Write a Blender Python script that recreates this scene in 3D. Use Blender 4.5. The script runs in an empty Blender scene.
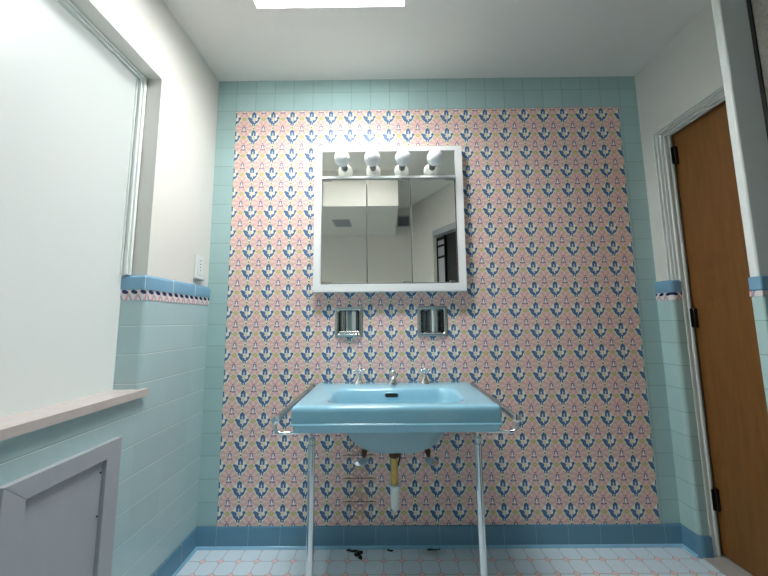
import bpy, bmesh, math, random
from mathutils import Vector, Matrix
random.seed(7)
PI = math.pi
C = bpy.context.scene.collection
SC = bpy.context.scene

# ------------------------------------------------------------------ camera, world, exposure
cam_d = bpy.data.cameras.new('camera'); cam = bpy.data.objects.new('camera', cam_d); C.objects.link(cam)
cam_d.sensor_width = 36.0; cam_d.sensor_fit = 'HORIZONTAL'
cam_d.lens = 304.64 / 768 * 36.0; cam_d.clip_start = 0.01; cam_d.clip_end = 50
_p, _yaw, _roll = 0.1092, -0.0047, -0.0092
F = Vector((math.sin(_yaw)*math.cos(_p), math.cos(_yaw)*math.cos(_p), math.sin(_p)))
r_ = Vector((math.cos(_yaw), -math.sin(_yaw), 0)); u_ = r_.cross(F)
r2 = r_*math.cos(_roll) + u_*math.sin(_roll); u2 = -r_*math.sin(_roll) + u_*math.cos(_roll)
M = Matrix((r2, u2, -F)).transposed().to_4x4(); M.translation = Vector((0.9273, -1.5903, 1.074))
cam.matrix_world = M
SC.camera = cam
w = bpy.data.worlds.new('world'); SC.world = w; w.use_nodes = True
w.node_tree.nodes['Background'].inputs[0].default_value = (0.75, 0.85, 0.9, 1)
w.node_tree.nodes['Background'].inputs[1].default_value = 0.3
SC.view_settings.view_transform = 'Standard'; SC.view_settings.look = 'None'
SC.view_settings.gamma = 1; SC.view_settings.use_curve_mapping = False
SC.view_settings.exposure = 1.35
LIGHT_STRENGTH = 29.0
LIGHT_COLOR = (0.97, 1.0, 0.985)

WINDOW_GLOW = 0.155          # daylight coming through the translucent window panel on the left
W, H, REAR = 2.339, 2.44, -2.05

# ------------------------------------------------------------------ node helpers
class N:
    def __init__(s, t, v): s.t = t; s.v = v
    def _m(s, op, *o, clamp=False):
        n = s.t.nodes.new('ShaderNodeMath'); n.operation = op; n.use_clamp = clamp
        for i, x in enumerate((s,) + o):
            if isinstance(x, N): s.t.links.new(x.v, n.inputs[i])
            else: n.inputs[i].default_value = x
        return N(s.t, n.outputs[0])
    def __add__(s, o): return s._m('ADD', o)
    def __sub__(s, o): return s._m('SUBTRACT', o)
    def __mul__(s, o): return s._m('MULTIPLY', o)
    def __truediv__(s, o): return s._m('DIVIDE', o)
    def __lt__(s, o): return s._m('LESS_THAN', o)
    def __gt__(s, o): return s._m('GREATER_THAN', o)
    def __and__(s, o): return s._m('MULTIPLY', o)
    def __or__(s, o): return s._m('MAXIMUM', o)
    def abs(s): return s._m('ABSOLUTE')
    def fract(s): return s._m('FRACT')
    def floor(s): return s._m('FLOOR')
    def inv(s): return s * -1 + 1
def hyp(a, b): return (a*a + b*b)._m('SQRT')

def new_mat(name, col=(0.8, 0.8, 0.8), rough=0.5, metal=0.0, **kw):
    m = bpy.data.materials.new(name); m.use_nodes = True
    b = m.node_tree.nodes['Principled BSDF']
    b.inputs['Base Color'].default_value = (*col, 1); b.inputs['Roughness'].default_value = rough
    b.inputs['Metallic'].default_value = metal
    for k, v in kw.items(): b.inputs[k].default_value = v
    return m
def srgb(r, g, b):
    f = lambda c: (c/255/12.92) if c/255 <= 0.04045 else ((c/255+0.055)/1.055)**2.4
    return (f(r), f(g), f(b))
def pos(t):
    g = t.nodes.new('ShaderNodeNewGeometry'); s = t.nodes.new('ShaderNodeSeparateXYZ')
    t.links.new(g.outputs['Position'], s.inputs[0])
    return [N(t, s.outputs[i]) for i in range(3)], g.outputs['Position']
def mix(t, fac, a, b):
    n = t.nodes.new('ShaderNodeMix'); n.data_type = 'RGBA'
    if isinstance(fac, N): t.links.new(fac.v, n.inputs[0])
    else: n.inputs[0].default_value = fac
    for i, x in ((6, a), (7, b)):
        if isinstance(x, tuple): n.inputs[i].default_value = (*x, 1)
        else: t.links.new(x, n.inputs[i])
    return n.outputs[2]
def noise(t, vec, scale, detail=3, rough=0.55, mapping=None):
    n = t.nodes.new('ShaderNodeTexNoise'); n.inputs['Scale'].default_value = scale
    n.inputs['Detail'].default_value = detail; n.inputs['Roughness'].default_value = rough
    if mapping:
        mp = t.nodes.new('ShaderNodeMapping'); mp.inputs['Scale'].default_value = mapping
        t.links.new(vec, mp.inputs[0]); vec = mp.outputs[0]
    t.links.new(vec, n.inputs['Vector'])
    return N(t, n.outputs[0])
def bump(t, b, h, strength=0.3, dist=0.002):
    n = t.nodes.new('ShaderNodeBump'); n.inputs['Strength'].default_value = strength
    n.inputs['Distance'].default_value = dist
    t.links.new(h.v, n.inputs['Height']); t.links.new(n.outputs[0], b.inputs['Normal'])
def combine(t, a, b, c):
    n = t.nodes.new('ShaderNodeCombineXYZ')
    for i, x in enumerate((a, b, c)):
        if isinstance(x, N): t.links.new(x.v, n.inputs[i])
        else: n.inputs[i].default_value = x
    return n.outputs[0]
def cell(x, o, p):            # signed position in its cell (centre = joint line), and cell number
    q = (x - o) / p
    return ((q + 0.5).fract() - 0.5) * p, q.floor()

def tile_mat(name, col, ax_u, ou, pu, oz, pz, grout, rough=0.14, gw=0.0013, var=0.06, vfac=1.0, dark=0.0):
    m = new_mat(name, col, rough); t = m.node_tree; b = t.nodes['Principled BSDF']
    P, pv = pos(t)
    U = P[0] + P[1] if ax_u == 'xy' else P['xyz'.index(ax_u)]
    du, nu = cell(U, ou, pu)
    if pz: dz, nz = cell(P[2], oz, pz)
    line = (du.abs() < gw) * vfac
    h = ((du.abs() / 0.004)._m('MINIMUM', 1.0) - 1) * vfac + 1
    if pz:
        line = line | (dz.abs() < gw); h = h._m('MINIMUM', dz.abs() / 0.004)
    wn = t.nodes.new('ShaderNodeTexWhiteNoise'); wn.noise_dimensions = '3D'
    t.links.new(combine(t, nu, nz if pz else 0.0, 0.0), wn.inputs[0])
    k = N(t, wn.outputs[0]) * var + (1 - var/2)
    k = k + (noise(t, pv, 9, 3) - 0.5) * 0.06
    c = mix(t, 1.0, col, col)
    vm = t.nodes.new('ShaderNodeVectorMath'); vm.operation = 'SCALE'
    vm.inputs[0].default_value = col; t.links.new(k.v, vm.inputs['Scale'])
    c = mix(t, line, vm.outputs[0], grout)
    if dark: c = mix(t, ((dz > gw) & (dz < gw + 0.0022)) * dark, c, srgb(96, 124, 126))
    t.links.new(c, b.inputs['Base Color'])
    t.links.new((line * 0.5 + rough).v, b.inputs['Roughness'])
    bump(t, b, h + (noise(t, pv, 14, 2) * 0.5), 0.25, 0.0015)
    return m

GREEN = srgb(178, 208, 207); BLUE = srgb(92, 142, 176)
PX, PZ = 0.1077, 0.1083
M_green_back = tile_mat('green_tile_back', GREEN, 'x', 0.098, PX, 0.0925, 0.1081, srgb(140, 168, 164))
M_green_side = tile_mat('green_tile_side', srgb(182, 209, 213), 'xy', -0.1188, 0.1535, 0.0925, 0.1081, srgb(220, 234, 234), vfac=0.12, dark=0.5)
M_green_right = tile_mat('green_tile_right', GREEN, 'xy', 2.19, 0.1535, 0.0925, 0.1081, srgb(130, 160, 158), vfac=0.3)
M_base = tile_mat('blue_base_tile', srgb(98, 142, 168), 'x', 0.1025, 0.1535, 0, 0, srgb(130, 165, 185), rough=0.16)
M_base_side = tile_mat('blue_base_tile_side', srgb(98, 142, 168), 'y', -0.1188, 0.1535, 0, 0, srgb(130, 165, 185), rough=0.16)
M_cap = tile_mat('blue_cap_tile', srgb(122, 166, 194), 'xy', -0.1188, 0.1535, 0, 0, srgb(190, 210, 222), rough=0.12, gw=0.0016)
M_white = new_mat('white_paint', srgb(223, 222, 216), 0.45)
M_ceil = new_mat('ceiling_paint', srgb(240, 240, 236), 0.6)
M_trimw = new_mat('white_gloss_paint', srgb(240, 244, 242), 0.3)
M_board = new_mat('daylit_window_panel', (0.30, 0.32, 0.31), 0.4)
M_chrome = new_mat('chrome', (0.82, 0.83, 0.84), 0.08, 1.0)
M_dsock = new_mat('dark_socket_metal', (0.22, 0.22, 0.22), 0.3, 1.0)
M_dchrome = new_mat('smoky_chrome', (0.5, 0.52, 0.52), 0.06, 1.0)
M_chrome_w = new_mat('worn_chrome', (0.60, 0.61, 0.60), 0.22, 1.0)
M_mirror = new_mat('mirror_glass', (0.95, 0.95, 0.89), 0.005, 1.0)
M_cabw = new_mat('cabinet_white', srgb(248, 248, 248), 0.3)
M_dark = new_mat('black_void', (0.01, 0.01, 0.012), 0.5)
M_black = new_mat('black_metal', (0.012, 0.011, 0.010), 0.35, 0.6)
M_bulb = new_mat('opal_glass', srgb(252, 252, 254), 0.12)
M_porcw = new_mat('white_porcelain', srgb(238, 240, 238), 0.2)
M_brass = new_mat('aged_brass', srgb(206, 172, 98), 0.35, 0.7)
M_brown = new_mat('corroded_brass', srgb(84, 62, 44), 0.55, 0.5)
M_pvc = new_mat('white_plastic_pipe', srgb(232, 236, 232), 0.4)
M_panelg = new_mat('grey_painted_wood', srgb(172, 176, 182), 0.5)
M_residue = new_mat('black_residue', (0.012, 0.010, 0.012), 0.8)

def vary(m, amt, scale, dist=0.001, bs=0.15):
    t = m.node_tree; b = t.nodes['Principled BSDF']; _, pv = pos(t)
    col = tuple(b.inputs['Base Color'].default_value)[:3]
    n = noise(t, pv, scale, 4)
    vm = t.nodes.new('ShaderNodeVectorMath'); vm.operation = 'SCALE'; vm.inputs[0].default_value = col
    t.links.new(((n - 0.5) * amt + 1).v, vm.inputs['Scale']); t.links.new(vm.outputs[0], b.inputs['Base Color'])
    bump(t, b, noise(t, pv, scale*8, 2), bs, dist)
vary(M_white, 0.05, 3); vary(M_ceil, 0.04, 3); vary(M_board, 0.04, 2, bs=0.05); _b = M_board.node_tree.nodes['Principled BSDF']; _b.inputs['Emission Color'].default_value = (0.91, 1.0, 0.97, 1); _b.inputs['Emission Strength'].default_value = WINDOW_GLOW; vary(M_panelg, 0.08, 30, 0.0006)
vary(M_pvc, 0.08, 30, 0.0003); vary(M_brass, 0.6, 60, 0.0004)

# blue sink enamel
M_sink = new_mat('blue_enamel', srgb(146, 199, 221), 0.13); vary(M_sink, 0.05, 8, 0.0004, 0.05)
M_sink.node_tree.nodes['Principled BSDF'].inputs['Coat Weight'].default_value = 0.6
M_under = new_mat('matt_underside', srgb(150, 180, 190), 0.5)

def pattern_mat():
    m = new_mat('patterned_tile', (0.8, 0.6, 0.6), 0.13); t = m.node_tree; b = t.nodes['Principled BSDF']
    P, pv = pos(t)
    gx = (P[0] - 0.2) / PX; gz = (P[2] - 0.1490) / PZ
    u = (gx + 0.5).fract() - 0.5; v = (gz + 0.5).fract() - 0.5
    a = gx.fract() - 0.5; c = gz.fract() - 0.5
    au, av, aa = u.abs(), v.abs(), a.abs()
    cream = srgb(236, 210, 180); white = srgb(252, 244, 232); pink = srgb(242, 204, 198); dpink = srgb(234, 182, 182)
    blue = srgb(98, 126, 166); dblue = srgb(86, 106, 148); yel = srgb(214, 198, 140)
    # pink medallion
    r = hyp(a, c)
    col = mix(t, r < 0.47, cream, yel)
    col = mix(t, r < 0.455, col, white)
    col = mix(t, r < 0.425, col, pink)
    ang = c._m('ARCTAN2', a)
    ray = ((ang * 8)._m('COSINE') > 0.72) & (r > 0.17) & (r < 0.37)
    col = mix(t, ray * 0.55, col, white)
    ray2 = ((ang * 8)._m('COSINE') < -0.55) & (r > 0.14) & (r < 0.39)
    col = mix(t, ray2 * 0.6, col, dpink)
    # figure inside it
    c1 = c - 0.02; q = hyp(a, c1)
    arch = ((q > 0.038) & (q < 0.082) & (c1 > -0.02)) | (((aa - 0.058).abs() < 0.018) & (c1 < 0.0) & (c1 > -0.09))
    col = mix(t, (aa < 0.05) & (c < 0.05) & (c > -0.12), col, white)
    col = mix(t, arch, col, dblue)
    chev = ((((c + 0.14) + aa * 0.25).abs() < 0.026) & (aa > 0.045) & (aa < 0.135)) | (hyp(a, c + 0.19) < 0.03)
    col = mix(t, chev, col, dblue)
    col = mix(t, (hyp(a, c - 0.165) < 0.028), col, srgb(170, 70, 100))
    # ring between
    s = hyp(a, v)
    # diamond bed and blue scrollwork
    rad = hyp(u, v)
    dia = au / 0.37 + av / 0.50
    col = mix(t, (dia < 1.07) | (rad < 0.335), col, yel)
    col = mix(t, (dia < 0.98) | (rad < 0.315), col, white)
    aut = (u - 0.005).abs()
    top = ((aut - 0.066).abs() < 0.049) & (v > 0.075) & ((v + aut) < 0.42)
    top = top | ((aut < 0.016) & (v > 0.22) & (v < 0.42))
    bot = (((u + 0.01).abs() - 0.052).abs() < 0.036) & (v < -0.20) & ((v * -1 + au * 0.9) < 0.42)
    arm = (rad > 0.118) & (rad < 0.270) & ((v - au * 0.25) < 0.0) & ((u - 0.03).abs() > 0.022)
    hook = (hyp(au - 0.255, v - 0.045) < 0.070) | (hyp(u + 0.17, v + 0.02) < 0.10)
    cut = hyp(u - 0.12, v + 0.01) < 0.085
    bl = top | bot | ((arm | hook) & cut.inv())
    col = mix(t, bl, col, blue)
    col = mix(t, ((rad > 0.235) & arm) | (top & (v > 0.27)), col, dblue)
    col = mix(t, hyp(u - 0.01, v + 0.015) < 0.082, col, srgb(236, 226, 198))
    col = mix(t, s < 0.115, col, cream)
    col = mix(t, (s < 0.088) & (s > 0.045), col, srgb(206, 190, 120))
    # small dark dot
    col = mix(t, hyp(u, c) < 0.032, col, srgb(110, 92, 60))
    # tile joints (very fine)
    dx, _ = cell(P[0], 0.098, PX); dz, _ = cell(P[2], 0.0925, 0.1081)
    jl = (dx.abs() < 0.0006) | (dz.abs() < 0.0006)
    col = mix(t, jl * 0.35, col, srgb(190, 170, 160))
    # rusty leak marks beside the left valve
    nz = noise(t, pv, 45, 4)
    inx = ((P[0] - 0.79) / 0.085).abs(); inz = (P[2] > 0.12) & (P[2] < 0.50)
    fall = ((inx * -1) + 1)._m('MAXIMUM', 0.0)
    lines = ((dz.abs() + nz * 0.004) < 0.0042) & inz & (fall > 0.05)
    col = mix(t, lines * 0.85, col, srgb(60, 40, 30))
    blot = (fall * 1.5)._m('MINIMUM', 1.0) & inz & (nz > 0.47)
    col = mix(t, blot * 0.4, col, srgb(150, 110, 70))
    t.links.new(col, b.inputs['Base Color'])
    h = (dx.abs() / 0.003)._m('MINIMUM', 1.0)._m('MINIMUM', dz.abs() / 0.003)
    bump(t, b, h + noise(t, pv, 12, 2) * 0.8, 0.15, 0.001)
    b.inputs['Roughness'].default_value = 0.22; b.inputs['Specular IOR Level'].default_value = 0.10
    return m
M_pattern = pattern_mat()

def floor_mat():
    m = new_mat('octagon_floor', (0.8, 0.8, 0.8), 0.3); t = m.node_tree; b = t.nodes['Principled BSDF']
    P, pv = pos(t)
    dx, nx = cell(P[0], 0.0858, 0.0822); dy, ny = cell(P[1], -0.0105, 0.0775)
    s = dx.abs() + dy.abs()
    joint = ((dx.abs() < 0.0009) | (dy.abs() < 0.0009)) | ((s - 0.0155).abs() < 0.0012)
    base = srgb(222, 238, 248)
    n = noise(t, pv, 6, 4)
    col = mix(t, n * 0.25, base, srgb(212, 228, 238))
    col = mix(t, joint, col, srgb(140, 140, 140))
    col = mix(t, s < 0.0145, col, srgb(240, 212, 216))
    # grime with its own outline under the basin
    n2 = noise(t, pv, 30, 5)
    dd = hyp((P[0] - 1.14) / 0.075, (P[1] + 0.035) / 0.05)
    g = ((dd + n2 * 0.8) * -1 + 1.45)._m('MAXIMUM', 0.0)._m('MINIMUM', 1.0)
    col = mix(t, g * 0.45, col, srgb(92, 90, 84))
    sp = noise(t, pv, 160, 1) > 0.745
    col = mix(t, sp * 0.6, col, srgb(60, 55, 50))
    t.links.new(col, b.inputs['Base Color'])
    bump(t, b, (joint * -1) + noise(t, pv, 20, 2) * 0.3, 0.3, 0.001)
    return m
M_floor = floor_mat()

def listello_mat():
    m = new_mat('rope_border_tile', (0.8, 0.8, 0.8), 0.2); t = m.node_tree; b = t.nodes['Principled BSDF']
    P, pv = pos(t); z = (P[2] - 1.1645) / 0.041; s = (P[0] + P[1]) / 0.036
    col = srgb(226, 220, 220)
    q = (s - z * 0.5).fract()
    c = mix(t, (q < 0.32) & (z < 0.62), col, srgb(218, 172, 176))
    q2 = (s + z * 0.5 + 0.3).fract()
    c = mix(t, (q2 < 0.16) & (z < 0.45), c, srgb(150, 160, 180))
    q3 = ((s + z * 0.6).fract() - 0.5) / 0.34
    c = mix(t, hyp(q3, (z - 0.78) / 0.20) < 1, c, srgb(28, 44, 92))
    t.links.new(c, b.inputs['Base Color']); return m
M_list = listello_mat()

def wood_mat():
    m = new_mat('brown_wood', (0.2, 0.1, 0.03), 0.42); t = m.node_tree; b = t.nodes['Principled BSDF']
    _, pv = pos(t)
    n = noise(t, pv, 6, 5, 0.6, (9, 9, 0.7)); n2 = noise(t, pv, 40, 3, 0.6, (6, 6, 0.5)); n3 = noise(t, pv, 2.5, 3)
    c = mix(t, n, srgb(104, 66, 26), srgb(156, 106, 52))
    c = mix(t, n2 * 0.5, c, srgb(100, 66, 28))
    c = mix(t, (n3 > 0.62) * 0.2, c, srgb(108, 60, 28))
    t.links.new(c, b.inputs['Base Color']); bump(t, b, n2, 0.1, 0.0006); return m
M_wood = wood_mat()

def marble_mat(name, c0, c1, sc):
    m = new_mat(name, c0, 0.3); t = m.node_tree; b = t.nodes['Principled BSDF']; _, pv = pos(t)
    t.links.new(mix(t, noise(t, pv, sc, 6, 0.65), c0, c1), b.inputs['Base Color']); return m
M_sill = marble_mat('pinkish_marble', srgb(188, 174, 170), srgb(218, 208, 204), 28)
M_thresh = marble_mat('grey_marble', srgb(150, 146, 142), srgb(196, 192, 188), 16)

def obscure_mat():
    m = new_mat('obscure_glass', srgb(196, 190, 176), 0.35); t = m.node_tree; b = t.nodes['Principled BSDF']; _, pv = pos(t)
    b.inputs['Transmission Weight'].default_value = 0.7; b.inputs['IOR'].default_value = 1.45
    v = t.nodes.new('ShaderNodeTexVoronoi'); v.inputs['Scale'].default_value = 110; t.links.new(pv, v.inputs['Vector'])
    bump(t, b, N(t, v.outputs['Distance']) + noise(t, pv, 140, 3), 0.9, 0.004)
    n = noise(t, pv, 120, 3)
    t.links.new(mix(t, n, srgb(150, 146, 134), srgb(226, 222, 208)), b.inputs['Base Color'])
    return m
M_obscure = obscure_mat()

M_light = bpy.data.materials.new('light_diffuser'); M_light.use_nodes = True
_t = M_light.node_tree; _e = _t.nodes.new('ShaderNodeEmission')
_e.inputs[0].default_value = (*LIGHT_COLOR, 1); _e.inputs[1].default_value = LIGHT_STRENGTH
_t.links.new(_e.outputs[0], _t.nodes['Material Output'].inputs[0]); _t.nodes.remove(_t.nodes['Principled BSDF'])

# ------------------------------------------------------------------ mesh helpers
def obj(name, bm, mats, parent=None, smooth=False, loc=None, bevel=0, kind=None, label=None, auto=None):
    me = bpy.data.meshes.new(name); bmesh.ops.recalc_face_normals(bm, faces=bm.faces[:]); bm.to_mesh(me); bm.free()
    if not isinstance(mats, (list, tuple)): mats = [mats]
    for m in mats: me.materials.append(m)
    o = bpy.data.objects.new(name, me); C.objects.link(o)
    if loc: o.location = loc
    if parent:
        o.parent = parent
        o.location = Vector(o.location) - parent.location
    if smooth:
        for p in me.polygons: p.use_smooth = True
        if auto is not None: me.set_sharp_from_angle(angle=math.radians(auto))
    if bevel:
        md = o.modifiers.new('bevel', 'BEVEL'); md.width = bevel; md.segments = 3; md.limit_method = 'ANGLE'; md.angle_limit = math.radians(40)
        md.harden_normals = False
        for p in me.polygons: p.use_smooth = True
        me.set_sharp_from_angle(angle=math.radians(40))
    if kind: o['kind'] = kind
    if label: o['label'] = label
    return o
def thing(name, label, cat, loc=(0, 0, 0), group=None):
    o = bpy.data.objects.new(name, None); C.objects.link(o); o.location = loc; o.empty_display_size = 0.05
    o['label'] = label; o['category'] = cat
    if group: o['group'] = group
    return o
def tag(o, label, cat, group=None):
    o['label'] = label; o['category'] = cat
    if group: o['group'] = group
    return o
def bx(bm, x0, x1, y0, y1, z0, z1, mi=0):
    v = [bm.verts.new(p) for p in ((x0,y0,z0),(x1,y0,z0),(x1,y1,z0),(x0,y1,z0),(x0,y0,z1),(x1,y0,z1),(x1,y1,z1),(x0,y1,z1))]
    for f in ((0,3,2,1),(4,5,6,7),(0,1,5,4),(1,2,6,5),(2,3,7,6),(3,0,4,7)):
        bm.faces.new([v[i] for i in f]).material_index = mi
    return v
def BX(*a, mi=0):
    bm = bmesh.new(); bx(bm, *a, mi=mi); return bm
def loft(bm, rings, cap0=True, cap1=True, closed=True, mi=0):
    R = [[bm.verts.new(p) for p in r] for r in rings]
    n = len(R[0])
    for a, b in zip(R, R[1:]):
        for i in range(n if closed else n-1):
            j = (i+1) % n
            bm.faces.new((a[i], a[j], b[j], b[i])).material_index = mi
    if cap0: bm.faces.new(list(reversed(R[0]))).material_index = mi
    if cap1: bm.faces.new(R[-1]).material_index = mi
    return R
def lathe(bm, prof, c=(0,0,0), axis=(0,0,1), seg=24, mi=0):
    """prof: list of (radius, height along axis)"""
    ax = Vector(axis).normalized(); q = Vector((0,0,1)).rotation_difference(ax)
    rings = []
    for r, h in prof:
        rings.append([Vector(c) + q @ Vector((max(r, 1e-5)*math.cos(2*PI*i/seg), max(r, 1e-5)*math.sin(2*PI*i/seg), h)) for i in range(seg)])
    loft(bm, rings, mi=mi)
def tube(bm, pts, r, seg=12, mi=0):
    pts = [Vector(p) for p in pts]; rings = []; up = None
    rr = r if isinstance(r, (list, tuple)) else [r]*len(pts)
    for i, p in enumerate(pts):
        d = (pts[min(i+1, len(pts)-1)] - pts[max(i-1, 0)]).normalized()
        if up is None:
            up = Vector((0,0,1)) if abs(d.z) < 0.9 else Vector((1,0,0))
        s = d.cross(up).normalized(); up = s.cross(d).normalized()
        rings.append([p + (s*math.cos(2*PI*k/seg) + up*math.sin(2*PI*k/seg))*rr[i] for k in range(seg)])
    loft(bm, rings, mi=mi)
def smooth_path(pts, n=8):
    pts = [Vector(p) for p in pts]; out = []
    P = [pts[0]] + pts + [pts[-1]]
    for i in range(1, len(P)-2):
        for k in range(n):
            t = k/n; p0, p1, p2, p3 = P[i-1], P[i], P[i+1], P[i+2]
            out.append(0.5*((2*p1) + (p2-p0)*t + (2*p0-5*p1+4*p2-p3)*t*t + (3*p1-p0-3*p2+p3)*t**3))
    out.append(pts[-1]); return out
def sweep(bm, path, prof, mi=0):
    """path: XY polyline, prof: closed list of (offset to the left of the path, z)."""
    P = [Vector((p[0], p[1])) for p in path]; rings = []
    for i, p in enumerate(P):
        d0 = (p - P[i-1]).normalized() if i > 0 else (P[1]-P[0]).normalized()
        d1 = (P[i+1] - p).normalized() if i < len(P)-1 else d0
        n0 = Vector((-d0.y, d0.x)); n1 = Vector((-d1.y, d1.x)); n = (n0+n1).normalized()
        k = 1 / max(0.3, n.dot(n1))
        rings.append([(p.x + n.x*o*k, p.y + n.y*o*k, z) for o, z in prof])
    loft(bm, rings, mi=mi)
def arc(cx, cy, r, a0, a1, n=6):
    return [(cx + r*math.cos(math.radians(a0+(a1-a0)*i/n)), cy + r*math.sin(math.radians(a0+(a1-a0)*i/n))) for i in range(n+1)]
def rrect(cx, cy, hw, hd, r, z, n=8):
    r = min(r, hw*0.999, hd*0.999); out = []
    for sx, sy, a0 in ((1,1,0),(-1,1,90),(-1,-1,180),(1,-1,270)):
        for i in range(n+1):
            a = math.radians(a0 + 90*i/n)
            out.append((cx + sx*(hw-r) + r*math.cos(a), cy + sy*(hd-r) + r*math.sin(a), z))
    return out

# ------------------------------------------------------------------ structure
obj('floor', BX(-0.2, 3.1, REAR-0.1, 0.14, -0.06, 0.0), M_floor, kind='structure')
LX0, LX1, LY0, LY1, LTOP = 0.376, 1.024, -0.625, -0.400, 2.60
bm = bmesh.new()
bx(bm, -0.2, LX0, REAR-0.1, 0.14, H, H+0.2); bx(bm, LX1, 3.1, REAR-0.1, 0.14, H, H+0.2)
bx(bm, LX0, LX1, REAR-0.1, LY0, H, H+0.2); bx(bm, LX0, LX1, LY1, 0.14, H, H+0.2)
bmesh.ops.remove_doubles(bm, verts=bm.verts[:], dist=1e-5)
obj('ceiling', bm, M_ceil, kind='structure')
# back wall: green border + patterned field, with the two openings for the recessed fixtures
FIX = [(0.663, 0.809, 0.995, 1.151), (1.091, 1.248, 0.995, 1.152)]
bm = bmesh.new()
xs = [-0.15, 0.098, FIX[0][0]+.012, FIX[0][1]-.012, FIX[1][0]+.012, FIX[1][1]-.012, 2.2395, 3.1]
zs = [0.0, 0.0925, 1.007, 1.139, 2.2535, H]
for i in range(len(xs)-1):
    for j in range(len(zs)-1):
        if i in (2, 4) and j == 2: continue
        pat = 1 <= i <= 5 and 1 <= j <= 3
        bx(bm, xs[i], xs[i+1], 0.0, 0.12, zs[j], zs[j+1], 1 if pat else 0)
bmesh.ops.remove_doubles(bm, verts=bm.verts[:], dist=1e-5)
obj('wall_back', bm, [M_green_back, M_pattern], kind='structure')

# left wall: plaster above, green tile below, window recess
NY = -0.42
bm = bmesh.new()
bx(bm, -0.15, -0.008, NY+0.008, 0.0, 0, H)
bx(bm, -0.15, -0.008, REAR, NY+0.008, 0, 0.803)
bx(bm, -0.15, -0.008, REAR, NY+0.008, 2.10, H)
bx(bm, -0.15, -0.11, REAR, NY+0.008, 0.803, 2.10)
sweep(bm, [(0, REAR), (0, 0)], [(0, 0.0), (0.008, 0.0), (0.008, 0.803), (0, 0.803)], mi=1)
cpath = [(-0.098, NY)] + arc(-0.015, NY+0.015, 0.015, -90, 0) + [(0, 0)]
sweep(bm, cpath, [(0, 0.829), (0.008, 0.829), (0.008, 1.165), (0, 1.165)], mi=1)
bx(bm, -0.008, 0.0, -0.40, 0.0, 0.803, 0.829, 1)
obj('wall_left', bm, [M_white, M_green_side], kind='structure')
ppath = cpath
bm = bmesh.new(); sweep(bm, ppath, [(-0.002, 1.165), (0.008, 1.165), (0.008, 1.205), (-0.002, 1.205)])
obj('trim_1', bm, M_list, kind='structure')
capprof = [(-0.004, 1.205), (0.009, 1.205), (0.009, 1.262), (0.003, 1.262), (-0.002, 1.258), (-0.0045, 1.250)]
bm = bmesh.new(); sweep(bm, ppath, capprof)
obj('trim_2', bm, M_cap, kind='structure', smooth=True, auto=50)
# corner of the plaster
# baseboards (cove)
baseprof = [(0.002, 0.0), (0.002, 0.093), (-0.006, 0.093), (-0.009, 0.089), (-0.010, 0.0)]
bm = bmesh.new(); sweep(bm, [(0, 0), (W, 0)], [(o, z) for o, z in baseprof])
obj('baseboard_back', bm, M_base, kind='structure', smooth=True, auto=50)
bm = bmesh.new(); sweep(bm, [(0, REAR), (0, 0)], baseprof)
# path goes +y, left side is -x : flip offsets so the board stands in the room
bm.free(); bm = bmesh.new(); sweep(bm, [(0, REAR), (0, 0)], [(o, z) for o, z in baseprof])
obj('baseboard_left', bm, M_base_side, kind='structure', smooth=True, auto=50)

# cove where the base tiles meet the floor, its highlight painted in as lighter blue
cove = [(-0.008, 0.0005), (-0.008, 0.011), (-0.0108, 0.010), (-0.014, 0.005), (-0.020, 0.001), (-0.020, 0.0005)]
M_cove = new_mat('cove_highlight_blue', srgb(140, 192, 220), 0.15)
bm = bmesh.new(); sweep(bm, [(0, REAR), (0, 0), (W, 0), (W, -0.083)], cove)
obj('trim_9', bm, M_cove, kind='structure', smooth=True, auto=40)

# window recess
win = thing('window_1', 'window recess', 'window', (0, NY, 0.803)); del win['label']; del win['category']; win['kind'] = 'structure'
bm = bmesh.new(); bx(bm, -0.112, -0.098, REAR, NY, 0.829, 2.10)
obj('window_cover_board', bm, M_board, win)
bm = bmesh.new()
for i, (a, b, d) in enumerate(((-0.098, -0.090, 0.016), (-0.090, -0.083, 0.010), (-0.083, -0.074, 0.014), (-0.074, -0.066, 0.008))):
    bx(bm, a, b, NY-d, NY+0.004, 1.262, 2.10)
    bx(bm, a, b, REAR, NY-d, 2.10-d, 2.102)
obj('window_frame', bm, M_trimw, win, bevel=0.0015)
bm = bmesh.new(); bx(bm, -0.11, 0.022, REAR, NY, 0.803, 0.829); bx(bm, 0.0005, 0.022, NY, -0.397, 0.803, 0.829)
bmesh.ops.remove_doubles(bm, verts=bm.verts[:], dist=1e-5)
obj('window_sill', bm, M_sill, win)

# right wall: nib beside the closet, closet alcove, shower partition
bm = bmesh.new()
bx(bm, 2.347, 2.56, -0.066, 0.0, 0, H)
bx(bm, 2.347, 2.56, -0.58, -0.066, 2.045, H)
bx(bm, 2.49, 2.56, -0.58, -0.066, 0, 2.045)
rpath = [(W, 0)] + list(reversed(arc(W+0.018, -0.085+0.018, 0.018, 180, 270)))[::-1] + [(2.388, -0.085)]
sweep(bm, rpath, [(0, 0.0), (0.0185, 0.0), (0.0185, 1.165), (0, 1.165)], mi=1)
obj('wall_right', bm, [M_white, M_green_right], kind='structure')
bm = bmesh.new(); sweep(bm, rpath, [(-0.002, 1.165), (0.0185, 1.165), (0.0185, 1.205), (-0.002, 1.205)])
obj('trim_3', bm, M_list, kind='structure')
bm = bmesh.new(); sweep(bm, rpath, [(-0.004, 1.205), (0.0185, 1.205), (0.0185, 1.266), (0.004, 1.266), (-0.002, 1.261), (-0.0045, 1.250)])
obj('trim_4', bm, M_cap, kind='structure', smooth=True, auto=50)
bm = bmesh.new(); sweep(bm, rpath, baseprof)
obj('baseboard_right', bm, M_base_side, kind='structure', smooth=True, auto=50)
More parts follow.
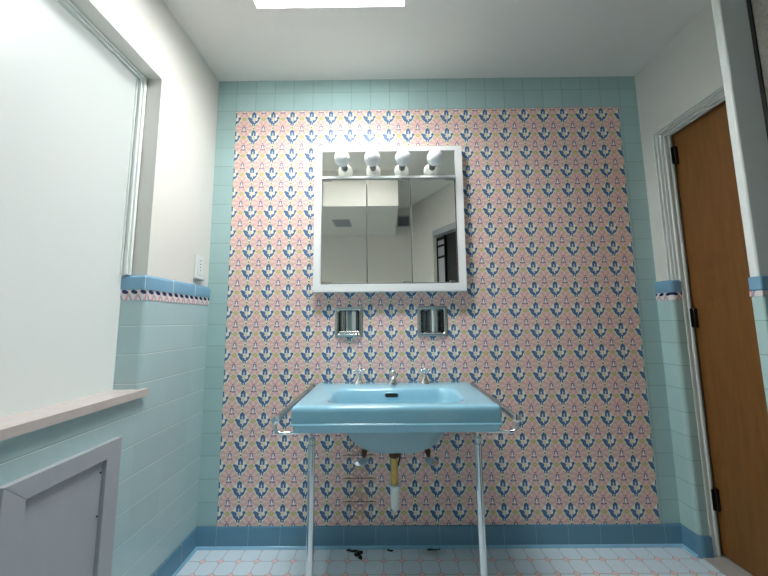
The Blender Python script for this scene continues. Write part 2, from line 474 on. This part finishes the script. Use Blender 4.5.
# closet casing, stepped
bm = bmesh.new()
steps = ((2.347, 2.360, 0.004), (2.360, 2.374, 0.010), (2.374, 2.3885, 0.014), (2.3895, 2.402, 0.021), (2.402, 2.413, 0.018), (2.413, 2.424, 0.023), (2.424, 2.4285, 0.017))
for a, b, d in steps:
    bx(bm, a, b, -0.066-d, -0.064, 1.2665 if b < 2.39 else 0.0, 2.045)
    bx(bm, a, b, -0.58, -0.066-d, 2.045-d, 2.047)
obj('trim_5', bm, M_trimw, kind='structure', bevel=0.002)
door = thing('door_1', '', '', (2.44, -0.076, 0.012)); del door['label']; del door['category']; door['kind'] = 'structure'
obj('door_leaf', BX(2.441, 2.476, -0.578, -0.0765, 0.012, 2.034), M_wood, door, bevel=0.002)
hb = None
for z in (1.911, 1.077, 0.251):
    if hb is None:
        bm = bmesh.new()
        lathe(bm, [(0.0, -0.046), (0.0070, -0.046), (0.0070, -0.016), (0.0060, -0.0155), (0.0070, -0.015), (0.0070, 0.015), (0.0060, 0.0155), (0.0070, 0.016), (0.0070, 0.046), (0.004, 0.050), (0, 0.051)], (0, 0, 0), seg=16)
        bx(bm, -0.019, -0.003, -0.0015, 0.0025, -0.045, 0.045)
        bx(bm, 0.003, 0.0165, -0.004, 0.0025, -0.045, 0.045)
        hb = obj('hinge', bm, M_black, door, loc=(2.4290, -0.0945, z), smooth=True, auto=40, label='black butt hinge')
    else:
        h2 = hb.copy(); C.objects.link(h2); h2.parent = door; h2.location = Vector((2.4290, -0.0945, z)) - door.location
obj('trim_6', BX(W+0.002, 2.50, -0.58, -0.087, 0.0, 0.008), M_thresh, kind='structure', bevel=0.002)

# shower partition + walls behind, all on the right hand side near the camera
bm = bmesh.new()
bx(bm, 2.137, 3.0, -0.607, -0.58, 0, H)
bx(bm, 2.134, 3.0, -0.6125, -0.578, 0, 1.145, 1)
obj('wall_partition', bm, [M_trimw, M_green_right], kind='structure', bevel=0.006)
bm = bmesh.new(); bx(bm, 2.1335, 3.0, -0.613, -0.578, 1.145, 1.162); obj('trim_7', bm, M_list, kind='structure')
bm = bmesh.new(); bx(bm, 2.131, 3.0, -0.616, -0.578, 1.162, 1.209); obj('trim_8', bm, M_cap, kind='structure', bevel=0.006)
bm = bmesh.new()
bx(bm, 2.145, 2.245, REAR, -1.35, 0, H)
bx(bm, 2.145, 2.245, -1.35, -0.6135, 2.36, H)
bx(bm, 2.245, 3.0, -1.45, -1.35, 0, H)
bx(bm, 2.95, 3.05, -1.35, -0.6165, 0, H)
obj('wall_shower', bm, [M_white, M_green_right], kind='structure')
# rear wall and dropped soffit behind / above the camera
bm = BX(-0.15, 3.05, REAR-0.1, REAR, 1.16, H); bx(bm, -0.15, 3.05, REAR-0.1, REAR+0.004, 0, 1.16, 1)  # unseen green tiling, with its cap, added to dim light bounced onto the sink front
obj('wall_rear', bm, [M_white, M_green_back], kind='structure')
obj('trim_10', BX(0.0, 1.27, REAR+0.0005, REAR+0.010, 1.161, 1.215), M_cap, kind='structure', bevel=0.004)
sof = obj('soffit', BX(-0.008, 1.05, REAR, -1.12, 2.10, H), M_white, kind='structure')

# short diagonal wall with a doorway, behind the camera on the right (seen in the right mirror)
def dobj(name, bm, m, parent=None, **k):
    o = obj(name, bm, m, None, **k)
    if parent: o.parent = parent
    else: o.location = (1.2745, REAR, 0); o.rotation_euler = (0, 0, math.atan2(0.87904, 0.47674))
    return o
bm = bmesh.new()
bx(bm, 0.012, 0.44, -0.08, 0, 0, H); bx(bm, 0.44, 0.90, -0.08, 0, 2.03, H); bx(bm, 0.90, 0.95, -0.08, 0, 0, H)
dobj('wall_diagonal', bm, M_white, kind='structure')
d2r = bpy.data.objects.new('door_2', None); C.objects.link(d2r); d2r['kind'] = 'structure'
d2r.location = (1.2745, REAR, 0); d2r.rotation_euler = (0, 0, math.atan2(0.87904, 0.47674))
bm = bmesh.new(); bx(bm, 0.441, 0.899, -0.085, 0.006, 1.965, 2.029); dobj('door_frame', bm, M_panelg, d2r, bevel=0.002)
bm = bmesh.new(); bx(bm, 0.452, 0.899, -0.075, -0.070, 0.004, 1.964); dobj('doorway_dark_sheet', bm, M_dark, d2r)  # black sheet that paints in the darkness beyond the open doorway
bm = bmesh.new()
for a in ((0.441, 0.452, 0.004, 1.96), (0.560, 0.572, 0.004, 1.96)): bx(bm, a[0], a[1], -0.068, -0.045, a[2], a[3])
for z in (1.935, 1.86, 1.74): bx(bm, 0.452, 0.56, -0.064, -0.050, z-0.012, z+0.012)
dobj('door_bars', bm, M_black, d2r)
bm = bmesh.new(); bx(bm, 0.453, 0.559, -0.060, -0.054, 0.004, 1.92); dobj('door_pane', bm, M_panelg, d2r)

# ------------------------------------------------------------------ ceiling light
cl = thing('ceiling_light', 'rectangular white glowing light recessed in the ceiling above the sink', 'light', ((LX0+LX1)/2, (LY0+LY1)/2, LTOP))
obj('diffuser', BX(LX0+0.003, LX1-0.003, LY0+0.003, LY1-0.003, LTOP-0.004, LTOP), M_light, cl)
bm = bmesh.new(); e = 0.001
for a in ((LX0+e, LX0+0.0035, LY0+e, LY1-e), (LX1-0.0035, LX1-e, LY0+e, LY1-e), (LX0+0.0035, LX1-0.0035, LY0+e, LY0+0.0035), (LX0+0.0035, LX1-0.0035, LY1-0.0035, LY1-e)): bx(bm, *a, H+0.0005, LTOP)
bmesh.ops.remove_doubles(bm, verts=bm.verts[:], dist=1e-6)
obj('light_well', bm, M_cabw, cl, label='white side walls of the recess')

# ------------------------------------------------------------------ medicine cabinet
cab = thing('medicine_cabinet', 'white framed mirrored cabinet with three doors and a row of globe bulbs', 'cabinet', (0.95, -0.001, 1.226))
X0, X1, Z0, Z1, YF = 0.556, 1.343, 1.226, 2.008, -0.045
ix0, ix1 = 0.594, 1.306
bm = bmesh.new()
bx(bm, X0, ix0, YF, -0.001, Z0, Z1); bx(bm, ix1, X1, YF, -0.001, Z0, Z1)
bx(bm, ix0, ix1, YF, -0.001, Z0, 1.266); bx(bm, ix0, ix1, YF, -0.001, 1.983, Z1)
bx(bm, ix0, ix1, YF-0.006, -0.001, 1.829, 1.840)
bx(bm, ix0, ix1, -0.004, -0.001, 1.266, 1.983)
bmesh.ops.remove_doubles(bm, verts=bm.verts[:], dist=1e-5)
obj('cabinet_frame', bm, M_cabw, cab)
bm = bmesh.new(); bx(bm, ix0+0.001, ix1-0.001, -0.038, -0.005, 1.841, 1.982)
obj('light_strip', bm, M_mirror, cab, label='mirrored strip carrying four bulb sockets')
TILT = math.radians(0.8)
def mirror_door(x0, x1, hinge_right=False, tilt=0.0):
    wdt = x1 - x0; z0, z1 = 1.270, 1.824
    o = bpy.data.objects.new('mirror_door', None)
    bm = bmesh.new(); bx(bm, -wdt if hinge_right else 0, 0 if hinge_right else wdt, 0, 0.005, z0-1.547, z1-1.547)
    d = obj('mirror_door', bm, M_mirror, cab, loc=(x1 if hinge_right else x0, -0.0425, 1.547), bevel=0.0012)
    if tilt: d.rotation_euler = (0, 0, tilt)
    return d
d1 = mirror_door(0.5975, 0.8325); d2 = mirror_door(0.8355, 1.0645); d3 = mirror_door(1.067, 1.2985, True, TILT)
def clip(parent, x, z, wd=0.045):
    bm = bmesh.new(); bx(bm, -wd/2, wd/2, -0.004, -0.0005, -0.006, 0.006); bx(bm, -wd/2, wd/2, -0.004, 0.004, 0.0045 if z > 1.6 else -0.0065, 0.0065 if z > 1.6 else -0.0045)
    o = obj('door_clip', bm, M_chrome_w, None, bevel=0.001); o.parent = parent; o.location = (x, 0, z-1.547); return o
clip(d1, 0.028, 1.823); clip(d1, 0.028, 1.272); clip(d2, 0.205, 1.823, 0.05); clip(d3, -0.028, 1.823, 0.05); clip(d2, 0.2, 1.272); clip(d3, -0.028, 1.272, 0.03)
# dark gap behind the doors
obj('cabinet_interior', BX(ix0+0.0005, ix1-0.0005, -0.030, -0.005, 1.2665, 1.8285), M_dark, cab)
s0 = None
for x in (0.711, 0.866, 1.024, 1.188):
    if s0 is None:
        bm = bmesh.new(); prof = [(0, 0), (0.0185, 0), (0.0185, 0.004), (0.0165, 0.005)]
        for k in range(4): prof += [(0.0175, 0.008+k*0.006), (0.0150, 0.011+k*0.006)]
        prof += [(0.0165, 0.032), (0, 0.032)]
        lathe(bm, prof, axis=(0,-1,0), seg=28)
        s0 = obj('lamp_socket', bm, M_dsock, cab, smooth=True, auto=50, loc=(x, -0.0382, 1.906), label='ribbed metal bulb socket')
        bm = bmesh.new(); cy, RR = 0.072, 0.0410; prof = [(0.0, 0.0325), (0.0140, 0.0325)]
        a0 = math.degrees(math.asin(0.016/RR))
        for k in range(21):
            a = math.radians(a0 + (180-a0)*k/20); prof.append((RR*math.sin(a), cy - RR*math.cos(a)))
        lathe(bm, prof, axis=(0,-1,0), seg=40)
        g0 = obj('light_bulb', bm, M_bulb, None, smooth=True, label='round white globe bulb'); g0.parent = s0
    else:
        s1 = s0.copy(); C.objects.link(s1); s1.parent = cab; s1.location = Vector((x, -0.0382, 1.906)) - cab.location
        k = g0.copy(); C.objects.link(k); k.parent = s1

# ------------------------------------------------------------------ recessed chrome fixtures
def fixture(f, label, kind):
    x0, x1, z0, z1 = f; cx = (x0+x1)/2
    t = thing('recessed_holder', label, 'bathroom holder', (cx, -0.001, z0), 'recessed chrome holders above the sink')
    # frame: mitred picture frame with raised rounded rim
    bm = bmesh.new()
    def rr(hw, hz, r, y):
        return [(p[0], y, p[1]) for p in [(a, b) for a, b, _ in rrect(cx, (z0+z1)/2, hw, hz, r, 0, 5)]]
    hw, hz = (x1-x0)/2, (z1-z0)/2
    loft(bm, [rr(hw, hz, 0.006, -0.001), rr(hw, hz, 0.006, -0.003), rr(hw-0.004, hz-0.004, 0.006, -0.006), rr(hw-0.010, hz-0.010, 0.006, -0.004),
              rr(hw-0.014, hz-0.014, 0.006, -0.009), rr(hw-0.018, hz-0.018, 0.008, -0.006), rr(hw-0.020, hz-0.020, 0.008, 0.002)], cap0=False, cap1=False)
    obj('holder_frame', bm, M_chrome_w, t, smooth=True, auto=60)
    # recess shell: concave back
    bm = bmesh.new(); n = 20; iw = hw-0.0185; ih = hz-0.0185; zc = (z0+z1)/2
    rings = []
    for i in range(n+1):
        a = PI*i/n; x = cx - iw*math.cos(a); y = 0.0 + 0.058*math.sin(a)**0.6 if 0 < i < n else 0.0
        rings.append([(x, y, zc-ih), (x, y, zc+ih)])
    R = loft(bm, rings, cap0=False, cap1=False, closed=False)
    bm.faces.new([r[0] for r in R]); bm.faces.new([r[1] for r in R])
    obj('recess_shell', bm, M_dchrome, t, smooth=True, auto=50, label='curved polished recess')
    if kind == 0:      # tray lip with a bar
        bm = bmesh.new(); bx(bm, cx-iw+0.008, cx+iw-0.010, -0.016, -0.004, z0+0.010, z0+0.018)
        obj('tray_lip', bm, M_chrome, t, bevel=0.002)
        bm = bmesh.new(); bx(bm, cx-iw+0.002, cx+iw-0.002, 0.002, 0.030, zc-ih+0.001, zc-ih+0.012)
        obj('soap_tray', bm, M_chrome_w, t, bevel=0.003)
        bm = bmesh.new(); bx(bm, cx+iw-0.018, cx+iw-0.004, -0.015, -0.006, z0+0.009, z0+0.017)
        obj('rust_spot', bm, M_brown, t, bevel=0.002, label='rusted brown corner')
    else:
        bm = bmesh.new(); bx(bm, cx-iw+0.010, cx+iw-0.020, -0.012, -0.004, z0+0.013, z0+0.019)
        obj('tray_lip', bm, M_chrome, t, bevel=0.002)
        bm = bmesh.new(); tube(bm, [(cx+0.012, 0.022, zc-ih+0.004), (cx+0.012, 0.022, zc+ih-0.004)], 0.022, 24)
        obj('roller', bm, M_chrome, t, smooth=True, auto=50, label='upright chrome drum')
fixture(FIX[0], 'left chrome recessed wall holder with a rusty corner, above the sink', 0)
fixture(FIX[1], 'right chrome recessed wall holder with an upright drum, above the sink', 1)

# ------------------------------------------------------------------ sink
SX, SY = 0.9605, -0.2525
sink = thing('bathroom_sink', 'blue rectangular wall sink with chrome legs and side towel bars', 'sink', (SX, SY, 0))
BXC, BYC = 0.962, -0.3035
prof = [(BXC, BYC, .010, .008, .008, .568), (BXC, BYC, .06, .04, .04, .569), (BXC, BYC, .12, .075, .07, .578), (BXC, BYC, .155, .095, .09, .594),
        (BXC, BYC, .180, .110, .10, .618), (BXC, BYC, .200, .122, .10, .652), (BXC, BYC, .210, .13, .10, .684),
        (SX, SY, .350, .215, .012, .686), (SX, SY, .360, .223, .012, .6865), (SX, SY, .3635, .226, .012, .690), (SX, SY, .3645, .227, .012, .7085),
        (SX, SY, .3665, .229, .012, .7105), (SX, SY, .3745, .2345, .014, .7120), (SX, SY, .3755, .2355, .014, .7145), (SX, SY, .3745, .2350, .014, .7175), (SX, SY, .3705, .2315, .014, .7200),
        (SX, SY, .3715, .2325, .015, .760), (SX, SY, .3705, .2315, .015, .769), (SX, SY, .366, .228, .015, .7750), (SX, SY, .358, .220, .015, .7775),
        (BXC, BYC, .272, .133, .07, .7755), (BXC, BYC, .262, .123, .07, .773), (BXC, BYC, .256, .117, .07, .766), (BXC, BYC, .248, .109, .07, .740),
        (BXC, BYC, .228, .098, .07, .690), (BXC, BYC, .19, .085, .07, .645), (BXC, BYC, .14, .065, .06, .618), (BXC, BYC, .08, .04, .04, .608), (BXC, BYC, .02, .02, .02, .605)]
bm = bmesh.new(); RG = loft(bm, [rrect(a, b, c, d, r, z) for a, b, c, d, r, z in prof])
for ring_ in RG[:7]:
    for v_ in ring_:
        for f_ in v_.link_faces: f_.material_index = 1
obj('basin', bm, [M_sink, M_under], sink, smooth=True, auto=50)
# overflow slot
bm = bmesh.new(); n = 12
ring = lambda y, e: [(0.950 + s*(0.021) + (0.0085+e)*math.cos(math.radians(a)), y, 0.748 + (0.0085+e)*math.sin(math.radians(a))) for s, A in ((1, range(-90, 91, 15)), (-1, range(90, 271, 15))) for a in A]
loft(bm, [ring(-0.190, 0.003), ring(-0.1975, 0.002), ring(-0.1975, 0.0)], cap0=True, cap1=False)
obj('overflow_rim', bm, M_sink, sink, smooth=True, auto=40)
bm = bmesh.new(); loft(bm, [ring(-0.193, -0.0003), ring(-0.1973, -0.0003)])
obj('overflow_slot', bm, M_dark, sink, label='black overflow slot')
bm = bmesh.new(); lathe(bm, [(0, 0), (0.028, 0), (0.028, 0.004), (0.020, 0.003), (0, 0.002)], (BXC, BYC, 0.6045), seg=28)
obj('drain_ring', bm, M_chrome, sink, smooth=True, auto=40)
# legs
def leg(x):
    bm = bmesh.new()
    lathe(bm, [(0, 0), (0.017, 0), (0.017, 0.006), (0.0125, 0.014), (0.0125, 0.628), (0.0145, 0.630), (0.0145, 0.638), (0.0110, 0.641), (0.0110, 0.650), (0.0135, 0.652), (0.0135, 0.660), (0.006, 0.664), (0.006, 0.6733), (0, 0.6733)], (x, -0.447, 0.0), seg=24)
    obj('leg', bm, M_chrome, sink, smooth=True, auto=40)
leg(0.6575); leg(1.2525)
# front rail under the basin curling up at both ends into the side towel bars
bm = bmesh.new()
L = [(0.5295, -0.452, 0.722), (0.5260, -0.454, 0.708), (0.5300, -0.455, 0.693), (0.5420, -0.455, 0.682), (0.560, -0.455, 0.6795)]
pts = smooth_path(L, 6) + [(x, -0.447, 0.6812) for x in (0.65, 0.8, 0.96, 1.1, 1.25)]
pts += [Vector((2*0.9600-p.x, p.y, p.z)) for p in reversed(smooth_path(L, 6))]
tube(bm, pts, [0.0065]*24 + [0.0055] + [0.0045]*(len(pts)-50) + [0.0055] + [0.0065]*24, 12)
obj('front_rail', bm, M_chrome, sink, smooth=True, auto=50)
for s in (-1, 1):
    fx = lambda x: x if s < 0 else 2*0.9605 - x
    bm = bmesh.new()
    tube(bm, [(fx(0.5300), -0.455, 0.727), (fx(0.5310), -0.450, 0.7275), (fx(0.556), -0.008, 0.752)], [0.0115, 0.0125, 0.0095], 16)
    o = obj('towel_bar', bm, M_chrome_w, sink, smooth=True, auto=40)
    bm = bmesh.new(); tube(bm, [(fx(0.5565), -0.010, 0.752), (fx(0.5565), -0.0005, 0.752)], [0.014, 0.018], 20)
    k = obj('wall_flange', bm, M_chrome, None, smooth=True, auto=40); k.parent = o; k.location = (0, 0, 0)
    bm = bmesh.new(); tube(bm, [(fx(0.5298), -0.4635, 0.7265), (fx(0.5298), -0.461, 0.7265), (fx(0.5300), -0.447, 0.7272), (fx(0.5302), -0.443, 0.7275)], [0.009, 0.0145, 0.0145, 0.0125], 16)
    k = obj('end_cap', bm, M_chrome, None, smooth=True, auto=40); k.parent = o; k.location = (0, 0, 0)
# spout
bm = bmesh.new()
lathe(bm, [(0, 0), (0.027, 0), (0.027, 0.004), (0.023, 0.010), (0.0185, 0.016), (0.0175, 0.030), (0.0185, 0.045), (0.0165, 0.055), (0.011, 0.062), (0.006, 0.066), (0.007, 0.072), (0.0045, 0.077), (0, 0.078)], (0.959, -0.085, 0.7765), seg=28)
p = smooth_path([(0.959, -0.088, 0.806), (0.959, -0.115, 0.815), (0.959, -0.142, 0.812), (0.959, -0.155, 0.800), (0.959, -0.158, 0.792)], 5)
tube(bm, p, [0.0155 - 0.003*i/(len(p)-1) for i in range(len(p))], 18)
obj('spout', bm, M_chrome, sink, smooth=True, auto=50)
bm = bmesh.new(); lathe(bm, [(0, 0), (0.0085, 0), (0.0085, 0.003), (0, 0.003)], (0.959, -0.1582, 0.7895), seg=18)
obj('spout_outlet', bm, M_dark, sink)
def tap(x, rot):
    bm = bmesh.new()
    lathe(bm, [(0, 0), (0.026, 0), (0.0265, 0.003), (0.022, 0.009), (0.014, 0.020), (0.0105, 0.030), (0.0105, 0.044), (0.0075, 0.046), (0.0075, 0.052), (0, 0.052)], (x, -0.085, 0.7765), seg=26)
    e = obj('tap', bm, M_chrome, sink, smooth=True, auto=50)
    bm = bmesh.new(); c = Vector((x, -0.085, 0.7765+0.062))
    lathe(bm, [(0, -0.010), (0.009, -0.010), (0.011, -0.003), (0.010, 0.004), (0.006, 0.011), (0, 0.013)], c, seg=20)
    for k in range(4):
        a = rot + k*PI/2; d = Vector((math.cos(a), math.sin(a), 0))
        tube(bm, [c, c+d*0.010, c+d*0.018, c+d*0.024, c+d*0.029, c+d*0.031], [0.005, 0.0045, 0.005, 0.0075, 0.0065, 0.002], 12)
    h = obj('cross_handle', bm, M_chrome, None, smooth=True, auto=60); h.parent = e; h.location = (0, 0, 0)
    return e
tap(0.797, 0.35); tap(1.112, 0.9)
# tailpiece
tx, ty = 0.957, -0.2535
bm = bmesh.new(); lathe(bm, [(0, 0), (0.019, 0), (0.0215, 0.003), (0.0215, 0.024), (0.019, 0.028), (0.016, 0.029), (0.016, 0.06), (0, 0.06)], (tx, ty, 0.513), seg=8)
obj('drain_nut', bm, M_brown, sink, label='corroded brown drain nut')
bm = bmesh.new(); lathe(bm, [(0, 0), (0.0145, 0), (0.0145, 0.112), (0, 0.112)], (tx, ty, 0.402), seg=24)
tp = obj('tailpiece', bm, M_brass, sink, smooth=True, auto=40, label='brass drain tailpiece')
bm = bmesh.new(); lathe(bm, [(0, 0.0), (0.009, 0.001), (0.0155, 0.007), (0.0165, 0.016), (0.0185, 0.080), (0.0195, 0.091), (0.0255, 0.0955), (0.0255, 0.101), (0.022, 0.103), (0, 0.103)], (tx+0.001, ty, 0.306), seg=26)
k = obj('drain_sleeve', bm, M_pvc, None, smooth=True, auto=50, label='white plastic sleeve'); k.parent = tp; k.location = (0, 0, 0)
bm = bmesh.new(); tube(bm, [(tx+0.026, ty+0.02, 0.530), (tx+0.024, ty+0.02, 0.50), (tx+0.016, ty+0.01, 0.478)], 0.004, 10)
obj('popup_rod', bm, M_brown, sink, smooth=True)

# supply stops under the basin
def valve(x, s, label):
    t = thing('supply_valve', label, 'valve', (x, -0.001, 0.47), 'shut off valves under the sink')
    bm = bmesh.new(); lathe(bm, [(0, 0.001), (0.030, 0.001), (0.028, 0.006), (0.011, 0.010), (0.0085, 0.011), (0.0085, 0.075), (0, 0.075)], (x, 0, 0.480), axis=(0,-1,0), seg=24)
    obj('wall_stub', bm, M_chrome_w, t, smooth=True, auto=40)
    bm = bmesh.new(); lathe(bm, [(0, -0.02), (0.013, -0.02), (0.014, -0.010), (0.012, 0.0), (0.015, 0.006), (0.015, 0.018), (0.010, 0.022), (0.007, 0.034), (0, 0.034)], (x+0.002*s, -0.085, 0.478), axis=(0.25*s, -0.15, 1), seg=18)
    lathe(bm, [(0, 0), (0.0095, 0), (0.0095, 0.02), (0.006, 0.022), (0.006, 0.030), (0, 0.030)], (x, -0.088, 0.468), axis=(-0.15*s, -0.45, -1), seg=16)
    obj('valve_body', bm, M_brown, t, smooth=True, auto=40)
    bm = bmesh.new(); c = Vector((x-0.012*s, -0.114, 0.432)); ax = Vector((-0.25*s, -0.62, 0.72)).normalized()
    rings = []
    q = Vector((0,0,1)).rotation_difference(ax)
    for rr_, hh in ((0.001, -0.004), (0.55, -0.004), (1.0, -0.002), (1.05, 0.001), (1.0, 0.005), (0.6, 0.007), (0.001, 0.0075)):
        rings.append([c + q @ Vector((0.031*rr_*math.cos(2*PI*i/24)*(1+0.06*math.cos(12*PI*i/24)), 0.017*rr_*math.sin(2*PI*i/24), hh)) for i in range(24)])
    loft(bm, rings); o = obj('valve_handle', bm, M_chrome, t, smooth=True, auto=50, label='oval chrome handle')
    bm = bmesh.new(); tube(bm, smooth_path([(x+0.006*s, -0.088, 0.508), (x+0.012*s, -0.087, 0.54), (x+0.012*s, -0.090, 0.60), (x+0.003*s, -0.09, 0.682)], 5), 0.0048, 10)
    obj('supply_tube', bm, M_chrome_w, t, smooth=True)
valve(0.822, 1, 'left chrome and brown shut off valve below the sink, beside rusty grout')
valve(1.118, -1, 'right chrome and brown shut off valve below the sink')

# ------------------------------------------------------------------ outlet plate
ot = thing('wall_outlet', 'small white outlet plate on the left wall above blue cap tiles', 'outlet', (-0.008, -0.091, 1.30))
oy0, oy1, oz0, oz1 = -0.125, -0.058, 1.293, 1.412
obj('cover_plate', BX(-0.008, -0.001, oy0, oy1, oz0, oz1), M_porcw, ot, bevel=0.002)
bm = bmesh.new(); bx(bm, -0.001, 0.003, oy0+0.017, oy1-0.017, oz0+0.020, oz1-0.022); rc = obj('receptacle', bm, M_porcw, ot, bevel=0.001)
bm = bmesh.new()
for z in (1.335, 1.350, 1.366, 1.384): bx(bm, 0.003, 0.0036, -0.094, -0.087, z-0.002, z+0.0025)
k = obj('outlet_slot', bm, M_dark, None); k.parent = rc; k.location = (0, 0, 0)
bm = bmesh.new(); bx(bm, -0.008, 0.010, oy0-0.002, oy1-0.006, oz0-0.006, oz0+0.002)  # grey bar modelled in place of the shadow below the plate
obj('plate_shadow_bar', bm, M_panelg, ot, bevel=0.001, label='grey bar standing in for the shadow under the plate')

# ------------------------------------------------------------------ grey access panel
ap = thing('access_panel', 'grey painted framed access panel on the left wall under the marble sill', 'panel', (0.0005, -0.665, 0.2))
ay0, ay1, az0, az1, fw = -0.829, -0.502, 0.19, 0.690, 0.052
bm = bmesh.new()
def mitre(a, b, c, d):
    v = [bm.verts.new((x, *p)) for x in (0.0005, 0.021) for p in (a, b, c, d)]
    for f in ((0,1,2,3),(7,6,5,4),(0,4,5,1),(1,5,6,2),(2,6,7,3),(3,7,4,0)): bm.faces.new([v[i] for i in f])
g = 0.0004
mitre((ay0+g, az1), (ay1-g, az1), (ay1-fw-g, az1-fw), (ay0+fw+g, az1-fw))
mitre((ay0+g, az0), (ay1-g, az0), (ay1-fw-g, az0+fw), (ay0+fw+g, az0+fw))
mitre((ay0, az0+g), (ay0, az1-g), (ay0+fw, az1-fw-g), (ay0+fw, az0+fw+g))
mitre((ay1, az0+g), (ay1, az1-g), (ay1-fw, az1-fw-g), (ay1-fw, az0+fw+g))
obj('panel_frame', bm, M_panelg, ap, bevel=0.0012)
obj('panel_board', BX(0.0005, 0.008, ay0+fw+0.001, ay1-fw-0.001, az0+fw+0.001, az1-fw-0.001), M_panelg, ap)
for z in (0.60, 0.47):
    bm = bmesh.new(); lathe(bm, [(0, 0), (0.003, 0), (0.0022, 0.0018), (0, 0.002)], (0.008, ay1-fw-0.006, z), axis=(1,0,0), seg=10)
    obj('nail_head', bm, M_black, ap)

# ------------------------------------------------------------------ shower door panel (obscure glass)
sd = thing('shower_door', 'shower door of pebbled obscure glass with a black edge strip, at the right', 'shower door', (2.14, -0.68, 0.03))
obj('glass_pane', BX(2.137, 2.143, -0.80, -0.692, 0.03, 2.13), M_obscure, sd)
bm = bmesh.new(); bx(bm, 2.133, 2.147, -0.692, -0.681, 0.02, 2.135)
obj('edge_strip', bm, M_black, sd, bevel=0.002, label='black rubber edge strip')
bm = bmesh.new(); bx(bm, 2.130, 2.150, -0.82, -0.80, 0.0, 2.138); bx(bm, 2.130, 2.150, -0.80, -0.692, 2.130, 2.139); bx(bm, 2.130, 2.150, -0.80, -0.692, 0.0, 0.03)
obj('door_rail', bm, M_black, sd)

# ------------------------------------------------------------------ grilles seen in the mirrors
t = thing('ceiling_vent', 'grey slatted fan grille in the soffit, seen in the left mirror', 'vent', (0.485, -1.58, 2.099))
bm = bmesh.new()
for a in ((0.395, 0.410, -1.69, -1.47), (0.560, 0.575, -1.69, -1.47), (0.410, 0.560, -1.69, -1.675), (0.410, 0.560, -1.485, -1.47)): bx(bm, *a, 2.090, 2.0995)
obj('vent_frame', bm, M_panelg, t, bevel=0.001)
bm = bmesh.new()
for k in range(11): bx(bm, 0.411, 0.559, -1.672+k*0.017, -1.664+k*0.017, 2.092, 2.098)
obj('vent_slats', bm, M_panelg, t)
obj('vent_backing', BX(0.409, 0.561, -1.676, -1.484, 2.0982, 2.0995), M_dark, t)
t = thing('wall_vent', 'brown upright slatted wall register high up, seen in the middle mirror', 'vent', (1.15, REAR+0.001, 2.21))
bm = bmesh.new()
for a in ((1.080, 1.092, 2.20, 2.335), (1.216, 1.228, 2.20, 2.335), (1.092, 1.216, 2.20, 2.212), (1.092, 1.216, 2.323, 2.335)): bx(bm, a[0], a[1], REAR+0.0005, REAR+0.012, a[2], a[3])
obj('register_frame', bm, M_panelg, t, bevel=0.001)
bm = bmesh.new()
for k in range(9): bx(bm, 1.096+k*0.0135, 1.102+k*0.0135, REAR+0.003, REAR+0.010, 2.213, 2.322)
obj('register_slats', bm, M_panelg, t)
obj('register_backing', BX(1.091, 1.217, REAR+0.0005, REAR+0.002, 2.211, 2.324), M_dark, t)

# ------------------------------------------------------------------ black residue on the floor at the blue base tiles
def blob(name, pts, label):
    """pts: discs (x, y, rx, ry, h) merged into one crumbly patch"""
    bm = bmesh.new()
    for (x, y, rx, ry, h) in pts:
        y += 0.008
        n = 18; rn = [1 + random.uniform(-.28, .28) for _ in range(n)]
        rings = []
        for s_, z in ((1.0, 0.0005), (0.92, h*0.6), (0.6, h), (0.05, h*1.1)):
            rings.append([(x + rx*s_*rn[i]*math.cos(2*PI*i/n), y + ry*s_*rn[i]*math.sin(2*PI*i/n), z*(1+random.uniform(-.2, .2)) if z > 0.001 else z) for i in range(n)])
        loft(bm, rings)
    o = obj(name, bm, M_residue, None); return tag(o, label, 'residue', 'black crumbs along the base tiles')
blob('black_residue', [(0.785, -0.060, .018, .014, .004), (0.765, -0.040, .020, .008, .004), (0.800, -0.078, .010, .013, .004), (0.742, -0.034, .013, .006, .004), (0.795, -0.048, .014, .012, .004)], 'largest black crumbly patch on the floor below the rusty grout')
blob('black_residue', [(0.943, -0.038, .012, .007, .003), (0.930, -0.034, .008, .005, .003)], 'small black crumb patch on the floor in line with the drain pipe')
blob('black_residue', [(1.128, -0.032, .018, .006, .003), (1.150, -0.034, .009, .005, .003), (1.168, -0.031, .008, .004, .003)], 'thin black crumb streak on the floor left of the right chrome leg')
